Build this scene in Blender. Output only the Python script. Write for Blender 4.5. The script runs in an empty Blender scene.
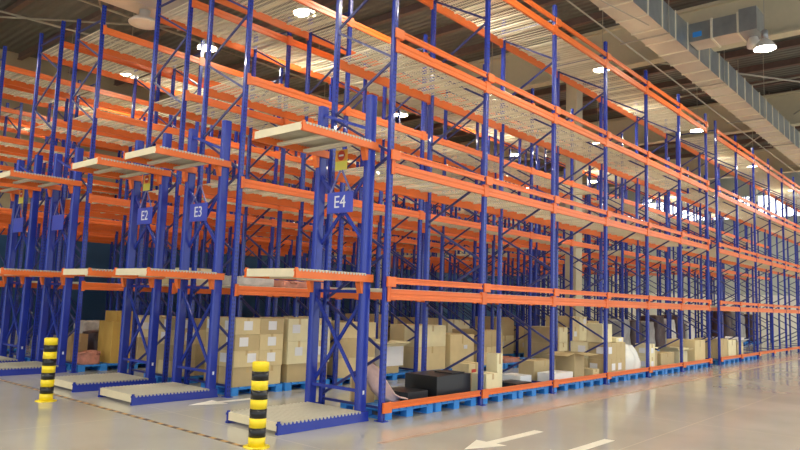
import bpy, math, random
from mathutils import Vector, Matrix, noise
random.seed(7)
S = bpy.context.scene
COL = S.collection
S.view_settings.view_transform = 'Standard'
S.view_settings.look = 'None'
S.view_settings.exposure = 0.55
S.view_settings.gamma = 1.0
S.view_settings.use_curve_mapping = False

# ------------------------------------------------------------------ materials
def new_mat(name, col, rough=0.5, metal=0.0, spec=0.5, var=0.0, vscale=6.0, coat=0.0, bump=0.0, bscale=40.0):
    m = bpy.data.materials.new(name); m.use_nodes = True
    nt = m.node_tree; b = nt.nodes['Principled BSDF']
    b.inputs['Base Color'].default_value = (*col, 1)
    b.inputs['Roughness'].default_value = rough
    b.inputs['Metallic'].default_value = metal
    b.inputs['Specular IOR Level'].default_value = spec
    b.inputs['Coat Weight'].default_value = coat
    tc = nt.nodes.new('ShaderNodeTexCoord')
    if var:
        n = nt.nodes.new('ShaderNodeTexNoise'); n.inputs['Scale'].default_value = vscale; n.inputs['Detail'].default_value = 3
        nt.links.new(tc.outputs['Object'], n.inputs['Vector'])
        mx = nt.nodes.new('ShaderNodeMix'); mx.data_type = 'RGBA'
        mx.inputs['A'].default_value = (*[c * (1 - var) for c in col], 1)
        mx.inputs['B'].default_value = (*[min(1, c * (1 + var)) for c in col], 1)
        nt.links.new(n.outputs['Fac'], mx.inputs['Factor'])
        nt.links.new(mx.outputs['Result'], b.inputs['Base Color'])
    if bump:
        n2 = nt.nodes.new('ShaderNodeTexNoise'); n2.inputs['Scale'].default_value = bscale
        nt.links.new(tc.outputs['Object'], n2.inputs['Vector'])
        bp = nt.nodes.new('ShaderNodeBump'); bp.inputs['Strength'].default_value = bump; bp.inputs['Distance'].default_value = 0.02
        nt.links.new(n2.outputs['Fac'], bp.inputs['Height']); nt.links.new(bp.outputs['Normal'], b.inputs['Normal'])
    return m

def emit_mat(name, col, strength):
    m = bpy.data.materials.new(name); m.use_nodes = True
    b = m.node_tree.nodes['Principled BSDF']
    b.inputs['Base Color'].default_value = (*col, 1)
    b.inputs['Emission Color'].default_value = (*col, 1)
    b.inputs['Emission Strength'].default_value = strength
    return m

BLUE = (0.020, 0.042, 0.36)
M = {}
M['blue'] = new_mat('blue_paint', BLUE, 0.26, var=0.12, vscale=3, coat=0.3)
M['brace'] = new_mat('shaded_blue_brace', (0.022, 0.030, 0.17), 0.35, var=0.12, vscale=3)  # rack braces: blue paint darkened to carry the shade inside the frames
M['orange'] = new_mat('orange_paint', (0.80, 0.165, 0.026), 0.36, var=0.10, vscale=3)
M['galv'] = new_mat('galvanised_steel', (0.80, 0.73, 0.56), 0.5, metal=0.0, var=0.10)
M['panel'] = new_mat('cream_panel', (0.72, 0.64, 0.46), 0.5, var=0.08)
M['plate'] = new_mat('zinc_plate', (0.45, 0.46, 0.55), 0.4, metal=0.3)
for i, c in enumerate([(0.54, 0.42, 0.23), (0.70, 0.57, 0.32), (0.46, 0.31, 0.15), (0.80, 0.72, 0.46), (0.60, 0.38, 0.10)]):
    M['card%d' % i] = new_mat('cardboard_%d' % i, c, 0.8, spec=0.2, var=0.10, vscale=5)
M['tape'] = new_mat('parcel_tape', (0.60, 0.44, 0.22), 0.25)
M['paper'] = new_mat('white_paper', (0.82, 0.82, 0.84), 0.6)
M['white'] = new_mat('white_board', (0.80, 0.80, 0.78), 0.5, var=0.05)
M['pallet'] = new_mat('blue_plastic', (0.040, 0.29, 0.82), 0.42, var=0.10)
M['black'] = new_mat('black_plastic', (0.012, 0.013, 0.016), 0.35, var=0.2)
M['yellow'] = new_mat('yellow_paint', (0.93, 0.70, 0.015), 0.35, var=0.06)
M['bblack'] = new_mat('black_band', (0.010, 0.010, 0.012), 0.25)
M['film'] = new_mat('stretch_film', (0.78, 0.77, 0.72), 0.22, bump=0.6, bscale=9)
M['greyfilm'] = new_mat('grey_film', (0.36, 0.36, 0.36), 0.25, var=0.4, vscale=4, bump=0.6, bscale=9)
M['darkfilm'] = new_mat('dark_brown_film', (0.07, 0.04, 0.04), 0.3, var=0.3, bump=0.5, bscale=9)
M['pink'] = new_mat('pale_pink_film', (0.74, 0.50, 0.44), 0.3, var=0.2, vscale=7, bump=0.4, bscale=12)
M['red'] = new_mat('red_print', (0.60, 0.05, 0.03), 0.5)
M['sack'] = new_mat('woven_sack', (0.55, 0.50, 0.45), 0.7, var=0.3, vscale=12)
M['redsack'] = new_mat('red_white_sack', (0.58, 0.24, 0.17), 0.7, var=0.5, vscale=10)
M['sign'] = new_mat('sign_blue', (0.060, 0.085, 0.55), 0.3)
M['lettering'] = new_mat('sign_white', (0.85, 0.86, 0.9), 0.4)
M['cardorange'] = new_mat('card_orange', (0.90, 0.42, 0.06), 0.5)
M['cardyellow'] = new_mat('card_yellow', (0.85, 0.75, 0.12), 0.5)
M['strap'] = new_mat('hanger_strap', (0.16, 0.16, 0.42), 0.4)
M['floormark'] = new_mat('white_floor_paint', (0.86, 0.82, 0.70), 0.35, var=0.06)
M['duct'] = new_mat('duct_side', (0.34, 0.35, 0.34), 0.38, metal=0.55, var=0.25, vscale=3, bump=0.25, bscale=5)
M['foil'] = new_mat('duct_foil', (0.64, 0.55, 0.44), 0.35, metal=0.35, var=0.16, vscale=2, bump=0.3, bscale=5)
M['girder'] = new_mat('cream_girder', (0.60, 0.53, 0.36), 0.6, var=0.06)
M['purlin'] = new_mat('brown_purlin', (0.17, 0.105, 0.085), 0.6, var=0.2)
M['rod'] = new_mat('grey_rod', (0.42, 0.38, 0.30), 0.5)
M['column'] = new_mat('cream_column', (0.66, 0.60, 0.42), 0.6, var=0.05)
M['reflector'] = new_mat('lamp_reflector', (0.80, 0.76, 0.68), 0.35, metal=0.2)
M['housing'] = new_mat('lamp_housing', (0.35, 0.35, 0.34), 0.4, metal=0.5)
M['lamp'] = emit_mat('lamp_glow', (1.0, 0.92, 0.73), 185.0)
M['window'] = emit_mat('window_daylight', (0.90, 0.96, 1.0), 2.2)
M['frame'] = new_mat('window_frame', (0.25, 0.27, 0.27), 0.5)
M['wallback'] = new_mat('wall_beige', (0.40, 0.34, 0.22), 0.8, var=0.08, vscale=0.6)
M['wallblue'] = new_mat('wall_blue_dado', (0.022, 0.085, 0.20), 0.6, var=0.25, vscale=0.8)
M['wallgrey'] = new_mat('wall_grey_green', (0.52, 0.57, 0.53), 0.7, var=0.06, vscale=0.5)
M['wallwhite'] = new_mat('wall_white', (0.85, 0.85, 0.78), 0.7, var=0.04, vscale=0.5)

# post: blue paint with a punched slot pattern on the aisle face
def post_mat():
    m = new_mat('blue_post', BLUE, 0.26, coat=0.3)
    nt = m.node_tree; b = nt.nodes['Principled BSDF']; L = nt.links
    tc = nt.nodes.new('ShaderNodeTexCoord'); sx = nt.nodes.new('ShaderNodeSeparateXYZ')
    L.new(tc.outputs['Object'], sx.inputs['Vector'])
    def math_(op, a, b_=None):
        n = nt.nodes.new('ShaderNodeMath'); n.operation = op
        for i, v in enumerate((a, b_)):
            if v is None: continue
            if isinstance(v, (int, float)): n.inputs[i].default_value = v
            else: L.new(v, n.inputs[i])
        return n.outputs[0]
    fz = math_('FRACT', math_('MULTIPLY', sx.outputs['Z'], 13.333))
    hz = math_('LESS_THAN', math_('ABSOLUTE', math_('SUBTRACT', fz, 0.5)), 0.24)
    hx = math_('LESS_THAN', math_('ABSOLUTE', math_('SUBTRACT', math_('ABSOLUTE', sx.outputs['X']), 0.020)), 0.008)
    mask = math_('MULTIPLY', hz, hx)
    mx = nt.nodes.new('ShaderNodeMix'); mx.data_type = 'RGBA'
    mx.inputs['A'].default_value = (*BLUE, 1); mx.inputs['B'].default_value = (0.012, 0.016, 0.08, 1)
    L.new(mask, mx.inputs['Factor']); L.new(mx.outputs['Result'], b.inputs['Base Color'])
    return m
M['post'] = post_mat()

def floor_mat():
    m = new_mat('sealed_concrete', (0.5, 0.46, 0.40), 0.16, spec=0.55)
    nt = m.node_tree; b = nt.nodes['Principled BSDF']; L = nt.links
    tc = nt.nodes.new('ShaderNodeTexCoord')
    n = nt.nodes.new('ShaderNodeTexNoise'); n.inputs['Scale'].default_value = 0.35; n.inputs['Detail'].default_value = 5
    L.new(tc.outputs['Object'], n.inputs['Vector'])
    r = nt.nodes.new('ShaderNodeValToRGB')
    r.color_ramp.elements[0].position = 0.3; r.color_ramp.elements[0].color = (0.385, 0.370, 0.325, 1)
    r.color_ramp.elements[1].position = 0.7; r.color_ramp.elements[1].color = (0.53, 0.51, 0.445, 1)
    L.new(n.outputs['Fac'], r.inputs['Fac'])
    br = nt.nodes.new('ShaderNodeTexBrick')          # saw-cut joints every few metres
    br.inputs['Scale'].default_value = 1.0; br.inputs['Mortar Size'].default_value = 0.006
    br.inputs['Brick Width'].default_value = 6.0; br.inputs['Row Height'].default_value = 6.0; br.offset = 0.0
    mp = nt.nodes.new('ShaderNodeMapping'); mp.inputs['Location'].default_value = (2.0, 3.35, 0)
    L.new(tc.outputs['Object'], mp.inputs['Vector']); L.new(mp.outputs['Vector'], br.inputs['Vector'])
    br.inputs['Color1'].default_value = (1, 1, 1, 1); br.inputs['Color2'].default_value = (1, 1, 1, 1); br.inputs['Mortar'].default_value = (1.4, 1.35, 1.2, 1)
    mx = nt.nodes.new('ShaderNodeMix'); mx.data_type = 'RGBA'; mx.blend_type = 'MULTIPLY'; mx.inputs['Factor'].default_value = 1
    L.new(r.outputs['Color'], mx.inputs['A']); L.new(br.outputs['Color'], mx.inputs['B']); L.new(mx.outputs['Result'], b.inputs['Base Color'])
    n2 = nt.nodes.new('ShaderNodeTexNoise'); n2.inputs['Scale'].default_value = 1.2; n2.inputs['Detail'].default_value = 4
    L.new(tc.outputs['Object'], n2.inputs['Vector'])
    mr = nt.nodes.new('ShaderNodeMapRange'); mr.inputs['To Min'].default_value = 0.10; mr.inputs['To Max'].default_value = 0.19
    L.new(n2.outputs['Fac'], mr.inputs['Value']); L.new(mr.outputs['Result'], b.inputs['Roughness'])
    return m
M['floor'] = floor_mat()

def roof_mat():
    m = new_mat('roof_sheet', (0.135, 0.13, 0.112), 0.55)
    nt = m.node_tree; b = nt.nodes['Principled BSDF']; L = nt.links
    tc = nt.nodes.new('ShaderNodeTexCoord'); w = nt.nodes.new('ShaderNodeTexWave')
    w.bands_direction = 'X'; w.inputs['Scale'].default_value = 1.1; w.inputs['Distortion'].default_value = 0
    L.new(tc.outputs['Object'], w.inputs['Vector'])
    bp = nt.nodes.new('ShaderNodeBump'); bp.inputs['Strength'].default_value = 0.7; bp.inputs['Distance'].default_value = 0.05
    L.new(w.outputs['Fac'], bp.inputs['Height']); L.new(bp.outputs['Normal'], b.inputs['Normal'])
    return m
M['roof'] = roof_mat()

# ------------------------------------------------------------------ mesh builder
class MB:
    def __init__(s): s.v = []; s.f = []; s.m = []; s.sm = []
    def add(s, vs, fs, mi=0, smooth=False):
        o = len(s.v); s.v += [tuple(p) for p in vs]
        for f in fs: s.f.append([i + o for i in f]); s.m.append(mi); s.sm.append(smooth)
        return s
    def box(s, x0, x1, y0, y1, z0, z1, mi=0):
        return s.add([(x0,y0,z0),(x1,y0,z0),(x1,y1,z0),(x0,y1,z0),(x0,y0,z1),(x1,y0,z1),(x1,y1,z1),(x0,y1,z1)],
                     [(0,3,2,1),(4,5,6,7),(0,1,5,4),(1,2,6,5),(2,3,7,6),(3,0,4,7)], mi)
    def bar(s, p, q, w, h, mi=0, up=(0,0,1)):
        p, q = Vector(p), Vector(q); d = (q - p).normalized(); u = Vector(up)
        if abs(d.dot(u)) > 0.98: u = Vector((1,0,0))
        a = d.cross(u).normalized(); b = a.cross(d)
        c = [a*w/2*i + b*h/2*j for i, j in ((-1,-1),(1,-1),(1,1),(-1,1))]
        return s.add([p+k for k in c] + [q+k for k in c], [(3,2,1,0),(4,5,6,7),(0,1,5,4),(1,2,6,5),(2,3,7,6),(3,0,4,7)], mi)
    def tube(s, p, q, r, n=8, r2=None, mi=0, caps=True):
        p, q = Vector(p), Vector(q); d = (q - p).normalized(); u = Vector((0,0,1)) if abs(d.z) < 0.9 else Vector((1,0,0))
        a = d.cross(u).normalized(); b = a.cross(d); r2 = r if r2 is None else r2
        vs = [p + (a*math.cos(t) + b*math.sin(t))*r for t in [2*math.pi*i/n for i in range(n)]]
        vs += [q + (a*math.cos(t) + b*math.sin(t))*r2 for t in [2*math.pi*i/n for i in range(n)]]
        s.add(vs, [(i, (i+1) % n, n+(i+1) % n, n+i) for i in range(n)], mi, True)
        if caps: s.add(vs, [tuple(range(n-1,-1,-1)), tuple(range(n, 2*n))], mi)
        return s
    def lathe(s, prof, n=20, mi=0):
        vs = [(r*math.cos(2*math.pi*i/n), r*math.sin(2*math.pi*i/n), z) for r, z in prof for i in range(n)]
        fs = [(k*n+i, k*n+(i+1) % n, (k+1)*n+(i+1) % n, (k+1)*n+i) for k in range(len(prof)-1) for i in range(n)]
        return s.add(vs, fs, mi, True)
    def prism(s, prof, axis, a0, a1, mi=0):
        """closed profile (list of 2D points) swept along an axis; axis 'x': profile (y,z); axis 'z': profile (x,y)"""
        n = len(prof)
        P = {'x': lambda t, p: (t, p[0], p[1]), 'y': lambda t, p: (p[0], t, p[1]), 'z': lambda t, p: (p[0], p[1], t)}[axis]
        vs = [P(a0, p) for p in prof] + [P(a1, p) for p in prof]
        return s.add(vs, [(i, (i+1) % n, n+(i+1) % n, n+i) for i in range(n)] + [tuple(range(n-1,-1,-1)), tuple(range(n, 2*n))], mi)
    def mesh(s, name, mats):
        me = bpy.data.meshes.new(name); me.from_pydata(s.v, [], s.f)
        for m in (mats if isinstance(mats, (list, tuple)) else [mats]): me.materials.append(m)
        me.polygons.foreach_set('material_index', s.m); me.polygons.foreach_set('use_smooth', s.sm)
        me.update()
        import bmesh
        b = bmesh.new(); b.from_mesh(me); bmesh.ops.recalc_face_normals(b, faces=b.faces); b.to_mesh(me); b.free()
        return me

def ob(name, me, parent=None, loc=(0,0,0), rz=0.0):
    o = bpy.data.objects.new(name, me); COL.objects.link(o)
    o.location = loc; o.rotation_euler = (0, 0, rz)
    if parent is not None: o.parent = parent
    return o
def tag(o, label, cat, group=None, kind=None):
    o['label'] = label; o['category'] = cat
    if group: o['group'] = group
    if kind: o['kind'] = kind
    return o
def thing(name, label, cat, loc=(0,0,0), rz=0.0, group=None):
    return tag(ob(name, None, None, loc, rz), label, cat, group)
def struct(name, me, loc=(0,0,0)):
    o = ob(name, me, None, loc); o['kind'] = 'structure'; return o
_cache = {}
def cached(key, fn):
    if key not in _cache: _cache[key] = fn()
    return _cache[key]

# ------------------------------------------------------------------ camera (fitted)
F, YAW, PIT, ROL = 0.8479, 0.8535, 0.1106, 0.0333
fw = Vector((math.sin(YAW)*math.cos(PIT), math.cos(YAW)*math.cos(PIT), math.sin(PIT)))
rt = Vector((math.cos(YAW), -math.sin(YAW), 0)); up = rt.cross(fw)
r2 = rt*math.cos(ROL) + up*math.sin(ROL); u2 = -rt*math.sin(ROL) + up*math.cos(ROL)
cam = bpy.data.cameras.new('camera'); cam.sensor_width = 36; cam.lens = F*36; cam.clip_end = 300
co = bpy.data.objects.new('camera', cam); COL.objects.link(co)
mw = Matrix((r2, u2, -fw)).transposed().to_4x4(); mw.translation = Vector((-7.947, -7.1534, 1.8628))
co.matrix_world = mw; S.camera = co

# ------------------------------------------------------------------ setting
ROOF = 12.2
struct('floor', MB().box(-30, 47, -18, 26, -0.2, 0.0).mesh('floor', M['floor']))
struct('ceiling', MB().box(-30, 47, -18, 26, ROOF, ROOF+0.2).mesh('ceiling', M['roof']))
struct('wall_back', MB().box(-30, 46.2, 25.0, 25.2, 4.6, ROOF).mesh('wall_back', M['wallback']))
struct('wall_back_lower', MB().box(-30, 46.2, 24.98, 25.2, 0, 4.6).mesh('wall_back_lower', M['wallblue']))
struct('wall_right', MB().box(46, 46.2, -18, 25, 3.1, 8.7).box(46, 46.2, -18, 25, 10.3, ROOF).mesh('wall_right', M['wallgrey']))
struct('wall_right_lower', MB().box(45.98, 46.2, -18, 25, 0, 3.1).mesh('wall_right_lower', M['wallwhite']))
k = 0
for y in [-17.9 + 4.28*i for i in range(10)]:
    k += 1
    w = struct('window_%d' % k, MB().box(46.05, 46.1, y+0.12, y+4.16, 8.72, 10.28).mesh('window_pane', M['window']))
    fb = MB().box(45.97, 46.15, y, y+0.12, 8.7, 10.3)
    for j in range(1, 3): fb.box(46.0, 46.04, y+0.12+j*1.35-0.03, y+0.12+j*1.35+0.03, 8.7, 10.3)
    ob('window_frame', fb.mesh('window_frame', M['frame']), w)
# roof purlins and girders
n_trim = 0
def trim(me, loc=(0,0,0)):
    global n_trim
    n_trim += 1
    return struct('trim_%d' % n_trim, me, loc)
pur = MB().box(-0.05, 0.05, -18, 25, -0.26, 0).box(-0.10, 0.10, -18, 25, -0.275, -0.255).mesh('purlin', M['purlin'])
for i in range(34):
    trim(pur, (-28 + i*2.2, 0, ROOF))
gir = MB().box(-0.05, 0.05, -18, 25, -1.5, 0).box(-0.22, 0.22, -18, 25, -1.55, -1.48).box(-0.22, 0.22, -18, 25, -0.1, 0).mesh('girder', M['girder'])
for x in (-20.5, -8.9, 14.9, 26.5, 38.1):
    trim(gir, (x, 0, ROOF-0.26))
cb = MB().box(-0.26, 0.26, -0.23, 0.23, 0, ROOF-0.3).box(-0.32, 0.32, -0.25, 0.25, 0, 0.25).mesh('column', M['column'])
for (x, y) in ((16.6, 5.16), (44.0, 5.16), (16.6, 15.24), (44.0, 15.24)):
    trim(cb, (x, y, 0))
# sprinkler pipes and bracing rods under the roof
rods = [((-6, 17, 10.6), (12, 14.5, 10.6)), ((-6, 14.0, 10.9), (10, 14.0, 10.9)), ((0, 12, 11.3), (6, 22, 11.3)), ((7, 12, 11.4), (-1, 20, 11.4)),
        ((15, -8, 10.9), (34, 4, 10.9)), ((16, 2, 10.9), (32, -9, 10.9)), ((22, -12, 11.2), (22, 3, 11.2))]
for a, b in rods:
    trim(MB().tube(a, b, 0.035, 6).mesh('roof_rod', M['rod']))

# ------------------------------------------------------------------ racking
P, D, HT = 2.7, 1.42, 8.65
LV = [1.87, 3.90, 5.92, 7.97]
BH = 0.165
def post_mesh(front):
    def mk():
        pr = [(-.045, 0), (-.030, 0), (-.026, .006), (.026, .006), (.030, 0), (.045, 0), (.045, .045), (.035, .075), (-.035, .075), (-.045, .045)]
        if not front: pr = [(x, -y) for x, y in pr][::-1]
        return MB().prism(pr, 'z', 0.0, HT).mesh('post', M['post'])
    return cached(('post', front), mk)
foot_me = MB().box(-.065, .065, -.06, .12, 0, .012).box(-.02, .02, -.05, -.03, .012, .03).mesh('foot_plate', M['blue'])
NB, DZ = 10, 0.79
def brace_mesh(kind):
    def mk():
        b = MB()
        if kind == 'flat': b.bar((0, .05, 0), (0, D-.05, 0), .03, .04)
        elif kind == 'up': b.bar((0, .05, 0.03), (0, D-.05, DZ-.03), .03, .04)
        else: b.bar((0, D-.05, 0.03), (0, .05, DZ-.03), .03, .04)
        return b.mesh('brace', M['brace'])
    return cached(('brace', kind), mk)
def lattice_mesh():
    def mk():
        b = MB(); b.bar((0, .05, .2), (0, D-.05, .2), .03, .04)
        for i in range(NB):
            z = .25 + i*DZ; y0, y1 = (.05, D-.05) if i % 2 else (D-.05, .05)
            b.bar((0, y0, z+.03), (0, y1, z+DZ-.03), .03, .04)
        b.bar((0, .05, HT-.35), (0, D-.05, HT-.35), .03, .04)
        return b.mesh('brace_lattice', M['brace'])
    return cached('lattice', mk)
def beam_mesh(p):
    # stepped box beam, its face a little in front of the posts (toward -Y)
    pr = [(-.012, 0), (.040, 0), (.040, BH), (.010, BH), (.010, BH-.028), (-.012, BH-.028), (-.012, .095), (-.004, .088), (-.004, .058), (-.012, .050)]
    return cached(('beam', p), lambda: MB().prism(pr, 'x', .048, p-.048).mesh('beam', M['orange']))
endp_me = MB().box(.0, .075, -.02, -.002, -.03, BH+.03).box(.046, .064, -.02, .05, -.03, BH+.03).mesh('end_plate', M['orange'])
endq_me = MB().box(-.075, .0, -.02, -.002, -.03, BH+.03).box(-.064, -.046, -.02, .05, -.03, BH+.03).mesh('end_plate', M['orange'])
def rail_mesh(p):
    pr = [(-.040, 0), (.0, 0), (.0, .10), (-.040, .10), (-.040, .078), (-.024, .070), (-.024, .030), (-.040, .022)]
    return cached(('rail', p), lambda: MB().prism(pr, 'x', .10, p-.10).mesh('guard_rail', M['orange']))
brk_me = MB().box(-.045, .15, -.052, -.022, -.045, .115).box(.10, .15, -.022, .0, -.045, .115).mesh('rail_bracket', M['orange'])
brkend_me = MB().box(-.15, .045, -.052, -.022, -.045, .115).box(-.15, -.10, -.022, .0, -.045, .115).mesh('rail_bracket', M['orange'])
def deck_mesh(p):
    def mk():
        b = MB(); d = D - .10; x0, x1 = .06, p-.06
        n = int(d/.055)
        for i in range(n+1):
            y = .05 + d*i/n; b.box(x0, x1, y-.0040, y+.0040, 0, .007)
        n = int((x1-x0)/.125)
        for i in range(n+1):
            x = x0 + (x1-x0)*i/n; b.box(x-.012, x+.012, .05, .05+d, -.012, 0)
        n = 6
        for i in range(n):
            x = x0 + (x1-x0)*(i+.5)/n; b.box(x-.025, x+.025, .05, .05+d, -.04, -.012)
        return b.mesh('wire_deck', M['galv'])
    return cached(('deck', p), mk)

def rack(label, x0, y0, bays, p=P, full=True, guards=False, group=None):
    t = thing('pallet_rack', label, 'pallet rack', (x0, y0, 0), 0, group)
    for k in range(bays+1):
        for y, fr in ((0, True), (D, False)):
            po = ob('post', post_mesh(fr), t, (k*p, y, 0))
            ob('foot_plate', foot_me, po, (0, 0 if fr else -.06, 0))
        if full:
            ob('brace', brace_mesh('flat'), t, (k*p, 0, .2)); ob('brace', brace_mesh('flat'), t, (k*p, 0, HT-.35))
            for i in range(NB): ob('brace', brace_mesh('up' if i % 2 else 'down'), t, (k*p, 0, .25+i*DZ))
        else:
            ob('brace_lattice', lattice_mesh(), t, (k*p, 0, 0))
    for k in range(bays):
        for z in LV:
            f = ob('beam', beam_mesh(p), t, (k*p, 0, z))
            r = ob('beam', beam_mesh(p), t, (k*p + p, D, z), math.pi)
            if full:
                for q in (f, r):
                    ob('end_plate', endp_me, q, (0,0,0)); ob('end_plate', endq_me, q, (p,0,0))
            ob('wire_deck', deck_mesh(p), t, (k*p, 0, z+BH))
        if guards:
            for z in [.18] + [l+.25 for l in LV]:
                g = ob('guard_rail', rail_mesh(p), t, (k*p, -.0, z))
    if guards:
        for k in range(bays+1):
            for z in [.18] + [l+.25 for l in LV]:
                ob('rail_bracket', brk_me if k < bays else brkend_me, t, (k*p, 0, z-.005))
    return t
XB, PB = 17.32, 2.55
rows = [  # label stem, x start, y, full detail
 ('blue and orange pallet rack with guard rails on its outer side, behind the E4 sign', 0.0, 0.0, True, 6),
 ('blue and orange pallet rack across the aisle behind the E4 rack, beside E3 sign', -.40, 3.45, True, 6),
 ('blue and orange pallet rack signed E2, back to back with the E3 rack', -.50, 5.45, True, 6),
 ('blue and orange pallet rack across the second aisle, behind the E2 rack', -.95, 8.55, True, 6),
 ('pallet rack back to back with the one across the second aisle from E2', -1.15, 10.35, False, 6),
 ('pallet rack across the third aisle, fourth row back from the near bollard pair', -1.40, 13.60, False, 6),
 ('pallet rack back to back with the third aisle rack, deep in the hall', -1.55, 15.42, False, 6),
 ('pallet rack across the fourth aisle, one pair short of the beige back wall', -1.80, 18.65, False, 6),
 ('last pallet rack, closest to the beige back wall with blue dado', -1.95, 20.47, False, 6)]
ends = ['past the column gap, continuing the guard-railed row', 'past the column gap, continuing the E3 row', 'past the column gap, continuing the E2 row',
        'past the gap, continuing the row across the second aisle', 'past the gap, continuing the row backing the second aisle', 'past the gap, continuing the third aisle row',
        'past the gap, continuing the row backing the third aisle', 'past the gap, continuing the fourth aisle row', 'past the gap, last row by the back wall']
for i, (lab, x, y, full, nb) in enumerate(rows):
    bays = nb if i == 0 else 6
    rack(lab, x, y, bays, P, full, i == 0)
    rack('distant pallet rack ' + ends[i], XB, y, 9 if i < 3 else 7, PB, False, i == 0)

# ------------------------------------------------------------------ roller stations at the row ends
SL, SW = 1.36, 1.15
col_pr = [(-.088, -.045), (-.073, -.06), (.073, -.06), (.088, -.045), (.088, .045), (.073, .06), (-.073, .06), (-.088, .045)]
def round_column():
    pr = []
    for cx, cy, a0 in ((.088-.032, .06-.032, 0), (-.088+.032, .06-.032, 90), (-.088+.032, -.06+.032, 180), (.088-.032, -.06+.032, 270)):
        for i in range(6):
            a = math.radians(a0 + 18*i); pr.append((cx + .032*math.cos(a), cy + .032*math.sin(a)))
    n = len(pr); b = MB()
    vs = [(x, y, z) for z in (0, 5.15) for x, y in pr]
    b.add(vs, [(i, (i+1) % n, n+(i+1) % n, n+i) for i in range(n)], 0, True)
    b.add(vs, [tuple(range(n-1, -1, -1)), tuple(range(n, 2*n))])
    return b.mesh('column', M['blue'])
stcol_me = round_column()
stfoot_me = MB().box(-.14, .115, -.09, .09, 0, .015).tube((-.12,-.075,.013), (-.12,-.075,.04), .012, 6).tube((.10,-.075,.013), (.10,-.075,.04), .012, 6).mesh('foot_plate', M['blue'])
label_me = MB().box(-.018, .018, -.062, -.0601, .40, .46).mesh('sticker', M['paper'])
def siderail(mat, L, h):
    return MB().prism([(-.025, -h), (.025, -h), (.025, -h+.03), (.005, -h+.03), (.005, -.03), (.025, -.03), (.025, 0), (-.025, 0)], 'x', 0, L).box(0, .04, -.026, .0, -h, .03).mesh('side_rail', mat)
roller_me = MB().tube((0, -.032, 0), (0, SW+.032, 0), .021, 8).mesh('roller', new_mat('roller_steel', (0.50, 0.48, 0.40), 0.35, metal=0.5, var=0.15))
endpan_me = MB().box(.012, .03, .026, SW-.026, -.105, .012).mesh('end_panel', M['panel'])
cross_me = MB().box(-.05, .05, .026, SW-.026, -.115, -.075).mesh('cross_member', M['galv'])
stbr = [((.02, .45), (SW-.02, .45)), ((.02, 1.98), (SW-.02, 1.98)), ((.02, .50), (SW-.02, 1.93)), ((SW-.02, .50), (.02, 1.93)),
        ((.02, 2.75), (SW-.02, 3.95)), ((SW-.02, 2.75), (.02, 3.95)), ((.02, 4.6), (SW-.02, 5.0))]
def station(label, x0, y0, ext=0.0):
    """x0,y0: the column nearest the camera"""
    t = thing('roller_station', label, 'roller station', (x0, y0, 0))
    for y in (0, SW):
        c = ob('column', stcol_me, t, (0, y, 0)); ob('foot_plate', stfoot_me, c); 
        if y == 0: ob('sticker', label_me, c)
    for j, (a, b) in enumerate(stbr):
        dx = .05 if j % 2 else -.02
        ob('brace', cached(('stbr', j), lambda: MB().bar((dx, *a), (dx, *b), .035, .05).mesh('brace', M['blue'])), t)
    for zi, z in enumerate((.15, 2.25, 4.37)):
        L = SL + (.11 + ext if zi == 0 else ext*.5)
        d = ob('roller_deck', None, t, (-.09-L, -.085, z))
        for y in (0, SW): ob('side_rail', cached(('df', zi, ext), lambda: siderail(M['blue'] if zi == 0 else M['orange'], L+.17, .12 if zi else .15)), d, (0, y, 0))
        if zi == 0: d['label'] = 'blue floor-level roller deck'
        else: d['label'] = 'orange roller deck cantilevered from the columns'
        for i in range(22): ob('roller', roller_me, d, (.075 + i*(L-.10)/21, 0, -.004))
        ob('end_panel', endpan_me, d)
        for x in ((.5, 1.05) if zi else ()): ob('cross_member', cross_me, d, (x, 0, 0))
        if zi:
            for y in (.085, SW+.085): ob('deck_bracket', cached('dbr', lambda: MB().prism([(-.16, -.02), (-.088, -.02), (-.088, -.30), (-.12, -.30), (-.16, -.16)], 'y', -.05, .05).mesh('deck_bracket', M['orange'])), d, (L+.09, y, 0))
    return t
stations = [('roller station with blue floor deck and orange upper decks, under the E4 sign', -.20, .30, .13),
 ('roller station with blue and orange decks, under the E3 sign', -.62, 3.70),
 ('roller station with blue and orange decks, under the E2 sign', -.72, 5.66),
 ('roller station across the aisle from the E2 station, behind the far bollard', -1.15, 8.80),
 ('roller station partly cut off by the picture border, beyond the far bollard', -1.36, 10.58)]
for s in stations: station(*s)

# ------------------------------------------------------------------ signs and cards
def text_mesh(txt, size):
    cu = bpy.data.curves.new('letters', 'FONT'); cu.body = txt; cu.size = size; cu.extrude = .002; cu.align_x = 'CENTER'; cu.align_y = 'CENTER'
    cu.offset = 0.0
    o = bpy.data.objects.new('letters_tmp', cu); COL.objects.link(o)
    me = bpy.data.meshes.new_from_object(o.evaluated_get(bpy.context.evaluated_depsgraph_get()))
    bpy.data.objects.remove(o); me.materials.clear(); me.materials.append(M['lettering'])
    me.transform(Matrix.Rotation(math.pi/2, 4, 'X'))
    me.transform(Matrix.Rotation(-math.pi/2, 4, 'Z'))
    return me
def sign(txt, label, x, y, z, w=.60, h=.35):
    t = thing('aisle_sign', label, 'sign', (x, y, z))
    ob('sign_plate', cached(('sg', w, h), lambda: MB().box(-.006, .006, -w/2, w/2, -h/2, h/2).mesh('sign_plate', M['sign'])), t)
    if txt:
        ob('lettering', text_mesh(txt, .29), t, (-.0085, 0, 0))
    for s in (-1, 1):
        ob('hanger', cached(('hg', s), lambda: MB().bar((0, s*.24, h/2-.005), (0, s*.02, h/2+.36), .012, .035).mesh('hanger', M['strap'])), t)
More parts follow.
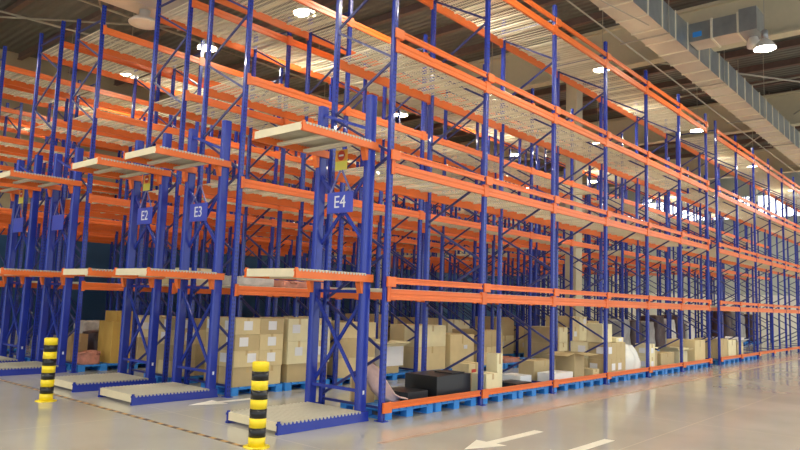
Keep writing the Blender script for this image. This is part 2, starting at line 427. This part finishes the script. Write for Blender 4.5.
def card(label, x, y, z):
    t = thing('hanging_warning_card', label, 'warning card', (x, y, z))
    ob('card_sheet', cached('cs', lambda: MB().box(-.004, .004, -.14, .14, -.02, .17).mesh('card_sheet', M['cardorange'])), t)
    o = ob('card_footer', cached('cf', lambda: MB().box(-.004, .004, -.14, .14, -.17, -.0205).mesh('card_footer', M['cardyellow'])), t)
    ob('red_disc', cached('rd', lambda: MB().tube((-.0042, 0, .075), (-.007, 0, .075), .085, 20).mesh('red_disc', M['red'])), t)
    ob('white_bar', cached('wb', lambda: MB().box(-.0085, -.0072, -.055, .055, .06, .09).mesh('white_bar', M['paper'])), t)
sign('E4', 'blue hanging aisle sign reading E4 in white', -.28, .86, 3.43)
sign('E3', 'blue hanging aisle sign reading E3 in white', -.68, 4.38, 3.43)
sign('E2', 'blue hanging aisle sign reading E2 in white', -.79, 6.22, 3.45)
sign('', 'plain blue hanging sign across the aisle from the E2 sign', -1.26, 9.37, 3.42, .62, .36)
sign('', 'plain blue hanging sign under the small card, next to picture border', -1.47, 11.2, 3.42, .62, .36)
card('orange and yellow card with red no-entry disc, above the E4 sign', -.28, .87, 4.14)
card('orange and yellow card with red no-entry disc, above the E2 sign', -.79, 6.24, 4.16)
card('small orange card with red disc above a plain blue sign', -1.46, 11.2, 4.14)

# ------------------------------------------------------------------ bollards
def bollard(label, x, y):
    t = thing('bollard', label, 'bollard', (x, y, 0))
    ob('base_flange', cached('bf', lambda: MB().lathe([(0,0), (.165,0), (.165,.012), (0,.012)], 24).mesh('base_flange', M['yellow'])), t)
    h = 1.03/9
    for i in range(9):
        r = .105
        def mk():
            pr = [(0, 0), (r, 0), (r, h), (0, h)] if i < 8 else [(0, 0), (r, 0), (r, h-.01), (r-.012, h), (0, h)]
            b = MB().lathe(pr, 28).mesh('band', M['yellow'] if i % 2 == 0 else M['bblack'])
            return b
        ob('yellow_band' if i % 2 == 0 else 'black_band', cached(('bb', i % 2, i == 8), mk), t, (0, 0, .012 + i*h))
bollard('yellow and black striped bollard in front of the E4 roller deck', -2.53, -.19)
bollard('yellow and black striped bollard farther back, left of the E2 roller deck', -3.03, 4.84)

# ------------------------------------------------------------------ floor markings
def floor_poly(name, pts, z, mat, label, cat):
    n = len(pts)
    b = MB().add([(x, y, z) for x, y in pts] + [(x, y, z-.002) for x, y in pts],
                 [tuple(range(n))] + [(i, (i+1) % n, n+(i+1) % n, n+i) for i in range(n)])
    return tag(ob(name, b.mesh(name, mat)), label, cat)
def arrow(x, y, L, label):
    pts = [(0, 0), (.62, .24), (.62, .075), (L, .075), (L, -.075), (.62, -.075), (.62, -.24)]
    return floor_poly('floor_arrow', [(x+a, y+b) for a, b in pts], .003, M['floormark'], label, 'floor arrow')
arrow(-.62, -1.98, 1.9, 'white painted floor arrow near the guard-railed rack front')
arrow(-.4, -2.98, 1.9, 'white painted floor arrow cut by the bottom photo edge')
arrow(-1.45, 3.08, 1.5, 'white painted floor arrow in the aisle beside the E3 column')
hz = MB()
for i in range(40):
    y = -2.2 + i*.26
    hz.box(-2.66, -2.60, y, y+.14, .001, .003, 0).box(-2.66, -2.60, y+.14, y+.26, .001, .003, 1)
tag(ob('hazard_tape', hz.mesh('hazard_tape', [new_mat('worn_black_tape', (0.09, 0.055, 0.03), 0.4), new_mat('worn_yellow_tape', (0.60, 0.36, 0.12), 0.4)])), 'thin yellow and black hazard tape line stuck along the floor by the bollards', 'floor tape')
# a faded line along the guard rails
tag(ob('floor_line', MB().box(-1.2, 44, -1.08, -.98, .001, .003).mesh('floor_line', new_mat('faded_line', (0.55, 0.40, 0.30), 0.3))), 'faded pinkish line on the floor parallel to the guard rails', 'floor line')

# ------------------------------------------------------------------ pallets and goods
ptop_me = None
def pallet_parts():
    b = MB()
    for i in range(7): b.box(-.6 + i*.1767, -.6 + i*.1767 + .14, -.5, .5, .13, .15)
    for y in (-.5, -.07, .36): b.box(-.6, .6, y, y+.14, .11, .13)
    top = b.mesh('top_deck', M['pallet'])
    s = MB()
    for x in (-.6, -.08, .44): s.box(x, x+.16, -.5, -.36, 0, .11)
    run = MB()
    for y in (-.5, -.07, .36):
        run.box(-.08, .08, y, y+.14, .02, .11)
    run.box(-.08, .08, -.5, .5, 0, .02)
    return top, run.mesh('runner', M['pallet'])
PT, PR = pallet_parts()
def pallet(cx, cy, label, z=0):
    t = thing('plastic_pallet', label, 'pallet', (cx, cy, z), 0, 'blue plastic pallets')
    ob('top_deck', PT, t)
    for x in (-.52, 0, .52): ob('runner', PR, t, (x, 0, 0))
    return t
def carton(x, y, z, w, d, h, label, mat='card0', sticker=None, rz=0.0, group=None, tape=True, red=False):
    """x,y: centre of the base"""
    key = ('ct', w, d, h, mat)
    def mk():
        e = .006
        b = MB(); pr = [(-w/2+e, -d/2), (w/2-e, -d/2), (w/2, -d/2+e), (w/2, d/2-e), (w/2-e, d/2), (-w/2+e, d/2), (-w/2, d/2-e), (-w/2, -d/2+e)]
        b.prism(pr, 'z', 0, h)
        return b.mesh('carton', M[mat])
    o = ob('carton', cached(key, mk), None, (x, y, z), rz); tag(o, label, 'carton', group)
    if tape:
        ob('tape', cached(('tp', w, d, h), lambda: MB().box(-.03, .03, -d/2-.002, d/2+.002, h, h+.002).box(-.03, .03, -d/2-.003, -d/2-.0005, h*.72, h+.002).mesh('tape', M['tape'])), o)
    if sticker:
        sx, sz, sw, sh = sticker
        ob('shipping_label', cached(('lb', w, d, h, sticker), lambda: MB().box(sx*w/2-sw/2, sx*w/2+sw/2, -d/2-.005, -d/2-.0035, h*sz-sh/2, h*sz+sh/2).mesh('shipping_label', M['paper'])), o)
        ob('shipping_label', cached(('lb2', w, d, h, sticker), lambda: MB().box(-w/2-.005, -w/2-.0035, sx*d/2-sw/2, sx*d/2+sw/2, h*sz-sh/2, h*sz+sh/2).mesh('shipping_label', M['paper'])), o)
    if red:
        ob('red_mark', cached(('rm', w, d, h), lambda: MB().box(-w*.32, -w*.02, -d/2-.005, -d/2-.0035, h*.3, h*.8).mesh('red_mark', M['red'])), o)
    return o
ORD = ['bottom', 'second', 'third', 'fourth', 'fifth']
def stack(cx, cy, z, nx, ny, hs, place, group, W=1.16, DD=.98, mats=('card0', 'card1'), stick=0.0, skip=()):
    g = .008
    w, d = W/nx - g, DD/ny - g
    cols = {1: [''], 2: ['left', 'right'], 3: ['left', 'middle', 'right']}[nx]
    zz = z
    for k, h in enumerate(hs):
        for j in range(ny):
            if (j, k) in skip: continue
            for i in range(nx):
                if j > 0 and i == nx-1 and nx > 1: continue        # nothing of these shows
                x = cx - W/2 + (i+.5)*W/nx; y = cy - DD/2 + (j+.5)*DD/ny
                lay = 'top' if k == len(hs)-1 else ORD[k]
                m = mats[random.randrange(len(mats))]
                st = (random.choice((-.3, 0, .4)), .55, .20, .17) if random.random() < stick else None
                lab = '%s carton, %s %s of %s layer, stack %s' % ('white-labelled brown' if st else 'brown', 'front' if j == 0 else 'rear', cols[i], lay, place)
                if (nx == 1): lab = lab.replace('  ', ' ')
                carton(x, y, zz, round(w, 3), round(d, 3), h, lab, m, st, random.uniform(-.006, .006), group)
        zz += h + .004
def open_carton(x, y, z, w, d, h, label, mat='card0', inner='card3', droop=.5, rz=0, flap=.22):
    t = ob('open_carton', MB().box(-w/2, w/2, -d/2, -d/2+.006, 0, h).box(-w/2, w/2, d/2-.006, d/2, 0, h).box(-w/2, -w/2+.006, -d/2+.006, d/2-.006, 0, h)
           .box(w/2-.006, w/2, -d/2+.006, d/2-.006, 0, h).box(-w/2+.006, w/2-.006, -d/2+.006, d/2-.006, 0, .006).mesh('open_carton', M[mat]), None, (x, y, z), rz)
    tag(t, label, 'open carton')
    for (ax, s) in (('x', -1), ('x', 1), ('y', -1), ('y', 1)):
        a = droop + random.uniform(-.15, .15)
        if ax == 'x':
            p, q, up_ = (s*w/2, 0, h), (s*(w/2 + flap*math.cos(a)), 0, h + flap*math.sin(a)), d
            b = MB().bar(p, q, d, .006)
        else:
            p, q = (0, s*d/2, h), (0, s*(d/2 + flap*math.cos(a)), h + flap*math.sin(a))
            b = MB().bar(p, q, w, .006)
        ob('flap', b.mesh('flap', M[inner]), t)
    return t
def lump(name, label, cat, x, y, z, w, d, h, mat, amp=.04, seed=0, n=10, taper=.0, group=None, rz=0):
    """soft wrapped load: a box grid pushed about by noise"""
    vs, fs, idx = [], [], {}
    def vid(i, j, k):
        if (i, j, k) in idx: return idx[(i, j, k)]
        u, v, t = i/n*2-1, j/n*2-1, k/n
        s = 1 - taper*t*t
        rr = 1 - .10*(abs(u)**4)*(abs(v)**4)
        p = Vector((u*w/2*s*rr, v*d/2*s*rr, t*h))
        q = noise.noise_vector(Vector((p.x*3.1+seed, p.y*3.1, p.z*3.1)))*amp
        if k == 0: q.z = 0
        if k == n: q.z = -abs(q.z)*1.5 - .04*max(abs(u), abs(v))**3
        p += Vector((max(-.02, min(.02, q.x)) if k == 0 else q.x, q.y, q.z))
        p.z = max(p.z, 0)
        idx[(i, j, k)] = len(vs); vs.append(p); return idx[(i, j, k)]
    for a in range(n):
        for b in range(n):
            fs.append((vid(a,b,n), vid(a+1,b,n), vid(a+1,b+1,n), vid(a,b+1,n)))
            fs.append((vid(a,b,0), vid(a,b+1,0), vid(a+1,b+1,0), vid(a+1,b,0)))
            fs.append((vid(a,0,b), vid(a+1,0,b), vid(a+1,0,b+1), vid(a,0,b+1)))
            fs.append((vid(a,n,b), vid(a,n,b+1), vid(a+1,n,b+1), vid(a+1,n,b)))
            fs.append((vid(0,a,b), vid(0,a,b+1), vid(0,a+1,b+1), vid(0,a+1,b)))
            fs.append((vid(n,a,b), vid(n,a+1,b), vid(n,a+1,b+1), vid(n,a,b+1)))
    b = MB().add(vs, fs, 0, True)
    return tag(ob(name, b.mesh(name, mat), None, (x, y, z), rz), label, cat, group)

PZ = .152
num = ['first', 'second', 'third', 'fourth', 'fifth', 'sixth', 'seventh', 'eighth', 'ninth', 'tenth', 'eleventh', 'twelfth']
def spot(x0, b, k, p=P): return x0 + b*p + (.12 if k == 0 else 1.40) + .6
# --- near row (E4)
for i in range(12):
    pallet(spot(0, i//2, i % 2), .56, 'blue plastic pallet, %s along the near guard rail from the E4 columns' % num[i])
for i in range(4):
    pallet(XB + .672 + (i//2)*PB + (i % 2)*1.205, .56, 'blue plastic pallet, %s past the gap in the guard rail' % num[i])
Y4 = .56
S4 = lambda b, k: spot(0, b, k)
# bay 0
carton(S4(0,0)-.06, 1.03, PZ, .50, .24, .42, 'brown carton between the two E4 columns, on the first pallet', 'card1')
def ribbon(pts, cross, th, mat, nw=6):
    b = MB(); vs = []; n = len(pts); c = Vector(cross)
    for side in (0, 1):
        for i, p in enumerate(pts):
            for j in range(nw+1):
                q = Vector(p) + c*(j/nw - .5)
                q += noise.noise_vector(q*5.0)*.035
                q.z += .03*math.sin(j*1.9) + (th if side else 0)
                vs.append(q)
    m = nw+1; N = n*m; fs = []
    for i in range(n-1):
        for j in range(nw):
            a_ = i*m+j; fs.append((a_, a_+1, a_+m+1, a_+m)); fs.append((N+a_, N+a_+m, N+a_+m+1, N+a_+1))
        fs.append((i*m, i*m+m, N+i*m+m, N+i*m)); fs.append((i*m+nw, N+i*m+nw, N+i*m+m+nw, i*m+m+nw))
    for j in range(nw):
        fs.append((j, N+j, N+j+1, j+1)); k_ = (n-1)*m+j; fs.append((k_, k_+1, N+k_+1, N+k_))
    return b.add(vs, fs, 0, True).mesh('plastic_sheet', mat)
tag(ob('plastic_sheet', ribbon([(.12, .52, .82), (.17, .47, .74), (.25, .42, .60), (.34, .36, .44), (.43, .30, .32), (.53, .26, .26), (.63, .23, .235)], (.20, -.20, .10), .02, M['pink'])),
    'crumpled pale pink plastic sheet sliding down behind the first guard rail', 'plastic sheet')
carton(.40, .82, PZ, .44, .12, .50, 'narrow brown carton the pink plastic sheet leans on', 'card2')
carton(S4(0,0)+.36, .50, PZ, .56, .60, .20, 'flat black box beside the taller black box', 'black', None, .03, tape=False)
carton(S4(0,1)+.05, .52, PZ, 1.04, .72, .42, 'large black box behind the guard rail, widest black one', 'black', None, .02, tape=False)
carton(S4(0,1)+.28, .44, PZ+.424, .40, .40, .02, 'thin black lid lying on the large black box', 'black', None, 0, tape=False)
# bay 1
carton(S4(1,0)-.22, .26, PZ, .46, .34, .38, 'cream carton just right of the second post', 'card3')
carton(S4(1,0)-.05, .80, PZ, .50, .40, .52, 'brown carton with red print behind the cream carton', 'card1', None, 0, None, True, True)
carton(S4(1,0)+.36, .44, PZ, .20, .26, .72, 'tall narrow cream carton standing by the red-printed one', 'card3')
carton(S4(1,1)-.25, .40, PZ, .60, .50, .12, 'low black tray on the fourth guard rail pallet', 'black', None, 0, tape=False)
carton(S4(1,1)+.34, .70, PZ, .46, .50, .20, 'flat white carton just left of the third post', 'white', None, 0, tape=False)
# bay 2
carton(S4(2,0)-.10, .28, PZ, .86, .42, .24, 'flat white carton just right of the third post', 'white', None, 0, tape=False)
carton(S4(2,0)+.05, .82, PZ, 1.0, .40, .46, 'long brown carton lying behind the flat white carton', 'card0')
open_carton(S4(2,1)-.25, .52, PZ, .50, .52, .62, 'brown open carton with wide drooping flaps before the fourth post', 'card0', 'card0', -.12, 0, .36)
carton(S4(2,1)+.36, .30, PZ, .34, .36, .22, 'small brown carton left of the fourth post, behind the guard rail', 'card1')
# bay 3
stack(S4(3,0), .56, PZ, 2, 2, (.42, .40), 'right of fourth post', 'cartons in the fourth bay', mats=('card1', 'card3', 'card0'), stick=.5)
carton(S4(3,0)-.22, .42, PZ+.829, .56, .42, .46, 'cream carton on top of the fourth bay stack, taller of two', 'card3')
carton(S4(3,0)+.34, .34, PZ+.829, .44, .44, .12, 'low white-labelled carton on top of the fourth bay stack', 'card3', (0,.5,.2,.08))
lump('wrapped_load', 'white film-wrapped load beside the fourth bay carton stack', 'wrapped load', S4(3,1), .54, PZ, 1.06, .90, .80, M['film'], .07, 11, 12, .45)
# bay 4
carton(S4(4,0)-.22, .30, PZ, .44, .40, .36, 'cream carton with label right of fifth post, lower of two', 'card3', (0,.5,.18,.14))
carton(S4(4,0)-.22, .30, PZ+.364, .44, .40, .36, 'cream carton with label right of fifth post, upper of two', 'card3', (0,.5,.18,.14))
carton(S4(4,0)+.32, .60, PZ, .50, .70, .52, 'wide brown carton behind the two stacked cream cartons', 'card0')
carton(S4(4,1)+.0, .60, PZ, 1.1, .80, .42, 'long brown carton on the tenth guard rail pallet', 'card0')
# bay 5
open_carton(S4(5,0)+.06, .54, PZ, .74, .60, .42, 'cream open carton with raised flaps right of the sixth post', 'card3', 'card3', .5, 0, .20)
carton(S4(5,1)+.0, .56, PZ, 1.05, .90, .74, 'large brown carton just before the gap in the guard rail', 'card1')
# past the gap
carton(XB+.70, .52, PZ, 1.0, .84, .72, 'large brown carton just past the gap in the guard rail', 'card0')
carton(XB+1.95, .56, PZ, 1.0, .84, .66, 'brown carton second past the guard rail gap', 'card3')
open_carton(XB+PB+.74, .56, PZ, .80, .70, .55, 'open brown carton with a white flap, third past the gap', 'card1', 'white', .6, 0, .26)

# --- E3 row
x3 = -.40; Y3 = 3.45 + .58
for i in range(14):
    b, k2 = divmod(i, 2)
    if b < 6: pallet(spot(x3, b, k2), Y3, 'blue plastic pallet, %s along the E3 rack from its sign' % num[i])
S3 = lambda b, k: spot(x3, b, k)
carton(S3(0,0)-.24, Y3-.24, PZ, .66, .46, .36, 'wide brown carton at stack foot, left behind the near bollard', 'card0')
carton(S3(0,0)+.34, Y3-.24, PZ, .46, .46, .36, 'brown carton at stack foot, right behind the near bollard', 'card1')
carton(S3(0,0)-.24, Y3+.24, PZ, .66, .46, .36, 'rear brown carton at foot of the stack by the E3 column', 'card2')
stack(S3(0,0), Y3, PZ+.364, 2, 2, (.30, .30, .30), 'behind near bollard', 'cartons behind the near bollard', mats=('card1', 'card0'), stick=.8)
carton(S3(0,1)+.0, Y3-.20, PZ, 1.08, .54, .36, 'reddish brown carton with white paper, left of the E4 columns', 'card0', (.25,.45,.20,.24), 0, None, True, False)
stack(S3(0,1), Y3, PZ+.364, 2, 1, (.45, .45), 'left of E4 columns', 'cartons left of the E4 columns', mats=('card1', 'card3'), stick=.8)
stack(S3(1,0), Y3, PZ, 2, 2, (.42, .42, .34), 'seen between E4 columns', 'cartons seen between the E4 columns', mats=('card0', 'card1'), stick=.0)
carton(S3(1,1)-.2, Y3-.06, PZ, .80, .76, .16, 'flattened carton under the open white-lined carton', 'card0')
open_carton(S3(1,1)-.0, Y3-.12, PZ+.164, .74, .60, .46, 'open carton with white lining, right of the first post', 'paper', 'card3', .5, 0, .24)
stack(S3(2,0), Y3, PZ, 1, 2, (.58, .52), 'left of second rear post', 'cartons left of the second rear post', mats=('card1', 'card3'), stick=.0, W=1.1)
carton(S3(2,1)+.02, Y3-.06, PZ, 1.08, .84, .86, 'biggest cream-brown carton, behind the large black box', 'card1', (.25,.62,.16,.10))
stack(S3(3,0), Y3, PZ, 2, 1, (.50, .45), 'behind second post', 'cartons behind the second post', mats=('card0', 'card1'), stick=.2)
lump('orange_sack', 'flat orange sack on a pallet in the aisle beyond second bay', 'sack', S3(3,1), Y3, PZ, 1.0, .8, .14, M['redsack'], .03, 21)
stack(S3(4,1), Y3, PZ, 2, 1, (.5, .5), 'behind the third bay', 'cartons behind the third bay', mats=('card0', 'card3'), stick=.2)
stack(S3(5,0), Y3, PZ, 2, 1, (.5, .5, .35), 'behind the drooping open carton', 'cartons behind the drooping open carton', mats=('card1', 'card3'), stick=.2)
stack(S3(5,1), Y3, PZ, 1, 1, (1.2,), 'behind the fourth bay', 'cartons behind the fourth bay', mats=('card0',), stick=0)
# wrapped loads on the far part of the E3 row
fl = [('grey film-wrapped load with brown top, beyond fifth post', 0, 'greyfilm', 1.3), ('dark brown wrapped load next to the grey one, beyond fifth post', 1, 'darkfilm', 1.25),
      ('grey wrapped load, third past the gap on E3 row', 2, 'greyfilm', 1.2), ('black wrapped load, fourth past the gap on E3 row', 3, 'darkfilm', 1.45), ('white wrapped load, fifth past the gap on E3 row', 4, 'film', 1.3),
      ('dark wrapped load, sixth past the gap on E3 row', 5, 'darkfilm', 1.5), ('pale wrapped load, seventh past the gap on E3 row', 6, 'film', 1.2), ('dark brown tall load, far down the E3 row', 11, 'darkfilm', 1.75),
      ('grey tall load, last far down the E3 row', 13, 'greyfilm', 1.7), ('dark load behind the far rail end, E3 row', 15, 'darkfilm', 1.6)]
for i, (lab, s, m, h) in enumerate(fl):
    x = XB + .672 + (s//2)*PB + (s % 2)*1.205
    pallet(x, Y3, 'blue plastic pallet under the %s' % lab.split(',')[0] + ' (E3 row)' * 0)
    lump('wrapped_load', lab, 'wrapped load', x, Y3, PZ, 1.02, .9, h, M[m], .05, 30+i, 10, .12)
# goods on the first level of E3
ZL = LV[0] + BH + .009
lump('sack_pile', 'low pile of pale grey sacks on the first E3 shelf', 'sack pile', -.40+.62, 3.45+.45, ZL, .95, .6, .20, M['sack'], .05, 41)
lump('sack_pile', 'low pile of red and white sacks on the first E3 shelf', 'sack pile', -.40+1.85, 3.45+.45, ZL, 1.2, .6, .15, M['redsack'], .05, 42)
carton(-.50+.76, 5.45+.50, ZL, .60, .55, .36, 'beige carton on first E2 shelf, right behind the E3 column', 'card3', (0,.5,.16,.12))
carton(-.50+.24, 5.45+.55, ZL, .30, .45, .30, 'smaller beige carton on first E2 shelf, left of the other', 'card1')
# --- E2 row
x2 = -.50; Y2 = 5.45 + .58
for i in range(12):
    pallet(spot(x2, i//2, i % 2), Y2, 'blue plastic pallet, %s along the E2 rack from its sign' % num[i])
S2 = lambda b, k: spot(x2, b, k)
stack(S2(0,0), Y2, PZ, 2, 2, (.32, .32, .30, .22), 'between E2 and E3 columns', 'cartons between the E2 and E3 columns', mats=('card0', 'card1'), stick=.6)
stack(S2(1,0), Y2, PZ, 2, 1, (.5, .5), 'on E2 rack beyond the near bollard', 'cartons on the second E2 bay', mats=('card0', 'card1'), stick=.4)
for b, k2, hs in ((2, 0, (.5, .6)), (3, 0, (.6, .6)), (3, 1, (.6, .55)), (4, 1, (.62, .62)), (5, 0, (.5, .4))):
    stack(S2(b, k2), Y2, PZ, 1 if b > 3 else 2, 1, hs, 'on E2 pallet ' + num[b*2+k2], 'cartons along the E2 rack', mats=('card0', 'card1', 'card3'), stick=.2)
# --- row across the second aisle
x1 = -.95; Y1 = 8.55 + .58
for i in range(10):
    pallet(spot(x1, i//2, i % 2), Y1, 'blue plastic pallet, %s along the rack across the second aisle' % num[i])
S1 = lambda b, k: spot(x1, b, k)
carton(S1(0,0)+.46, Y1-.1, PZ, .60, .70, .98, 'tall yellow-brown carton on pallet left of the E2 column', 'card4')
carton(S1(0,0)+.50, Y1-.1, PZ+.984, .46, .60, .24, 'yellow-brown carton lying on top of the tall yellow-brown one', 'card4')
lump('goods_heap', 'heap of red and brown bagged goods beside the tall yellow-brown carton', 'heap of goods', S1(0,0)-.30, Y1-.24, PZ, .50, .44, .30, M['redsack'], .08, 51)
carton(S1(0,0)-.34, Y1+.28, PZ, .40, .32, .66, 'brown carton behind the bagged goods left of E2 column', 'card2')
for b, k2, hs in ((0, 1, (.6, .5)), (1, 0, (.6, .4)), (1, 1, (.7,)), (2, 1, (.6, .5)), (3, 1, (.6, .6)), (4, 0, (.5, .6))):
    stack(S1(b, k2)+.1*(b == 0), Y1, PZ, 2, 1, hs, 'on second-aisle pallet ' + num[b*2+k2], 'cartons across the second aisle', mats=('card0', 'card1', 'card3'), stick=.2)
# --- rows farther back
x5 = -1.15
for r, yy, what in ((0, 10.35, 'backing the second aisle rack'), (1, 13.60, 'across the third aisle')):
    Yr = yy + .58
    for i in range(6):
        if (i + r) % 3 == 2: continue
        pallet(spot(x5 - .25*r, i//2, i % 2), Yr, 'blue plastic pallet, %s in the row %s' % (num[i], what))
        lump('wrapped_load', '%s wrapped load, %s in the row %s' % (('grey', 'brown', 'beige')[i % 3], num[i], what), 'wrapped load', spot(x5 - .25*r, i//2, i % 2), Yr, PZ, 1.0, .9, .55+.12*(i % 3),
             M[('greyfilm', 'darkfilm', 'sack')[i % 3]], .06, 60+i+10*r, 8, .15)

# ------------------------------------------------------------------ roof services
dx0, dx1, dy0, dy1, dz0, dz1 = 4.0, 44.0, -.62, .22, 9.62, 10.45
t = thing('hanging_air_duct', 'long foil-wrapped air duct running above the near rack', 'air duct', (0, 0, 0))
L = 1.05
i = 0
x = dx0
while x < dx1 - .01:
    o = ob('duct_section', cached('dsec', lambda: MB().add([(0,dy0,dz0),(L,dy0,dz0),(L,dy1,dz0),(0,dy1,dz0),(0,dy0,dz1),(L,dy0,dz1),(L,dy1,dz1),(0,dy1,dz1)],
          [(0,3,2,1)], 1).add([(0,dy0,dz0),(L,dy0,dz0),(L,dy1,dz0),(0,dy1,dz0),(0,dy0,dz1),(L,dy0,dz1),(L,dy1,dz1),(0,dy1,dz1)], [(4,5,6,7),(0,1,5,4),(1,2,6,5),(2,3,7,6),(3,0,4,7)], 0).mesh('duct_section', [M['duct'], M['foil']])), t, (x, 0, 0))
    ob('joint_flange', cached('dfl', lambda: MB().box(-.02, .02, dy0-.03, dy1+.03, dz0-.03, dz0).box(-.02, .02, dy0-.03, dy0, dz0, dz1+.03).box(-.02, .02, dy1, dy1+.03, dz0, dz1+.03).mesh('joint_flange', M['galv'])), o)
    x += L; i += 1
for x in (5.6, 10.7, 16.0, 21.4, 26.6, 31.8, 37.0):
    ob('hanger_rod', cached('dhr', lambda: MB().tube((0, dy0-.05, dz0-.05), (0, dy0-.05, ROOF-.02), .012, 6).tube((0, dy1+.05, dz0-.05), (0, dy1+.05, ROOF-.02), .012, 6).box(-.02, .02, dy0-.08, dy1+.52, dz0-.07, dz0-.035).mesh('hanger_rod', M['rod'])), t, (x, 0, 0))
t = thing('hanging_air_duct', 'short grey branch duct leaving the long foil duct, blue sticker on it', 'air duct', (0, 0, 0))
bx0, bx1, by0 = 12.45, 13.25, -2.02
ob('duct_box', MB().box(bx0, bx1, by0, dy0-.035, 9.86, 10.42).mesh('duct_box', [M['duct']]), t)
ob('bottom_wrap', MB().box(bx0+.01, bx1-.01, by0+.02, dy0-.035, 9.845, 9.859).mesh('bottom_wrap', M['foil']), t)
for y in (-1.30, -2.02):
    ob('joint_flange', cached('bfl', lambda: MB().box(bx0-.04, bx1+.04, -.03, .03, 9.81, 9.844).box(bx0-.04, bx0-.001, -.03, .03, 9.844, 10.45).box(bx1+.001, bx1+.04, -.03, .03, 9.844, 10.45).mesh('joint_flange', M['galv'])), t, (0, y, 0))
ob('end_box', MB().box(bx0-.06, bx1+.06, by0-.50, by0-.032, 9.82, 10.50).mesh('end_box', M['duct']), t)
ob('sticker', MB().box(bx0-.006, bx0-.001, -1.02, -.76, 9.98, 10.14).mesh('sticker', M['pallet']), t)
ob('outlet_elbow', MB().lathe([(.0,0), (.17,0), (.18,.10), (.15,.22), (.12,.30)], 14).mesh('outlet_elbow', M['reflector']), t, (bx1-.2, by0-.25, 9.52))
tag(ob('conduit', MB().tube((4, .66, 9.61), (44, .66, 9.61), .022, 6).mesh('conduit', M['rod'])), 'thin conduit running beside the long foil-wrapped duct', 'conduit')
tag(ob('hanging_cable', MB().tube((-2.0, 1.0, 9.1), (9.0, -.75, 9.2), .015, 6).mesh('cable', M['rod'])), 'thin cable stretched above the near rack', 'cable')

t = thing('hanging_air_duct', 'pale air duct high over the rack across the second aisle', 'air duct', (0, 0, 0))
for i in range(24):
    ob('duct_section', cached('dsec2', lambda: MB().box(0, 2.0, 11.25, 12.05, 10.25, 10.95).mesh('duct_section', M['foil'])), t, (-4 + i*2.0, 0, 0))
for x in range(-3, 44, 6):
    ob('hanger_rod', cached('dhr2', lambda: MB().tube((0, 11.2, 10.2), (0, 11.2, ROOF-.02), .012, 6).tube((0, 12.1, 10.2), (0, 12.1, ROOF-.02), .012, 6).box(-.02, .02, 11.18, 12.12, 10.19, 10.25).mesh('hanger_rod', M['rod'])), t, (x, 0, 0))
ob('round_diffuser', MB().lathe([(0, .0), (.12, .0), (.30, .05), (.44, .02), (.45, .06), (.30, .20), (.16, .26), (.16, .44), (0, .44)], 22).mesh('round_diffuser', M['reflector']), t, (1.62, 11.62, 9.80))
# high bay lamps
refl_me = MB().lathe([(.29, 0), (.28, .06), (.20, .18), (.10, .28), (.08, .30)], 22).mesh('reflector', M['reflector'])
house_me = MB().lathe([(0, .29), (.09, .29), (.09, .52), (.05, .56), (0, .56)], 14).mesh('housing', M['housing'])
bulb_me = MB().lathe([(0, .02), (.265, .02), (.265, .03), (0, .03)], 22).mesh('diffuser', M['lamp'])
LX = [-14.5, -5.5, 3.3, 12.1, 20.9, 29.7, 38.5]; LY = [-11.4, -7.0, -2.65, 1.75, 6.15, 10.5, 15.1, 19.8]
xn = ['', '', 'in the file over the E-sign columns', 'in the file above the branch duct', 'in the file past the gap', 'in the far file', 'in the farthest file']
yn = ['', '', 'over the open floor', 'over the near rack', 'over the E2 rack', 'over the second aisle', 'over the third aisle', 'close to the back wall']
LZ = 9.28
rod_me = MB().tube((0, 0, .56), (0, 0, ROOF-LZ), .012, 6).mesh('suspension_rod', M['rod'])
for i, x in enumerate(LX):
    for j, y in enumerate(LY):
        lab = 'round high bay lamp %s, %s' % (yn[j] or 'behind the viewpoint', xn[i] or 'out of frame')
        if (i < 2 or j < 2): lab = 'round high bay lamp out of view behind the photographer'
        t = thing('pendant_lamp', lab, 'lamp', (x - .1*(j-3)*(i == 2) + .58*(i == 3 and j == 2) - .38*(i == 3 and j == 3), y, LZ), 0, 'high bay lamps' if not (i < 2 or j < 2) else 'lamps behind the photographer')
        ob('reflector', refl_me, t); ob('housing', house_me, t); ob('diffuser', bulb_me, t); ob('suspension_rod', rod_me, t)

# ------------------------------------------------------------------ daylight
w = bpy.data.worlds.new('daylight'); S.world = w; w.use_nodes = True
bg = w.node_tree.nodes['Background']; bg.inputs['Color'].default_value = (0.86, 0.93, 1.0, 1); bg.inputs['Strength'].default_value = 1.0
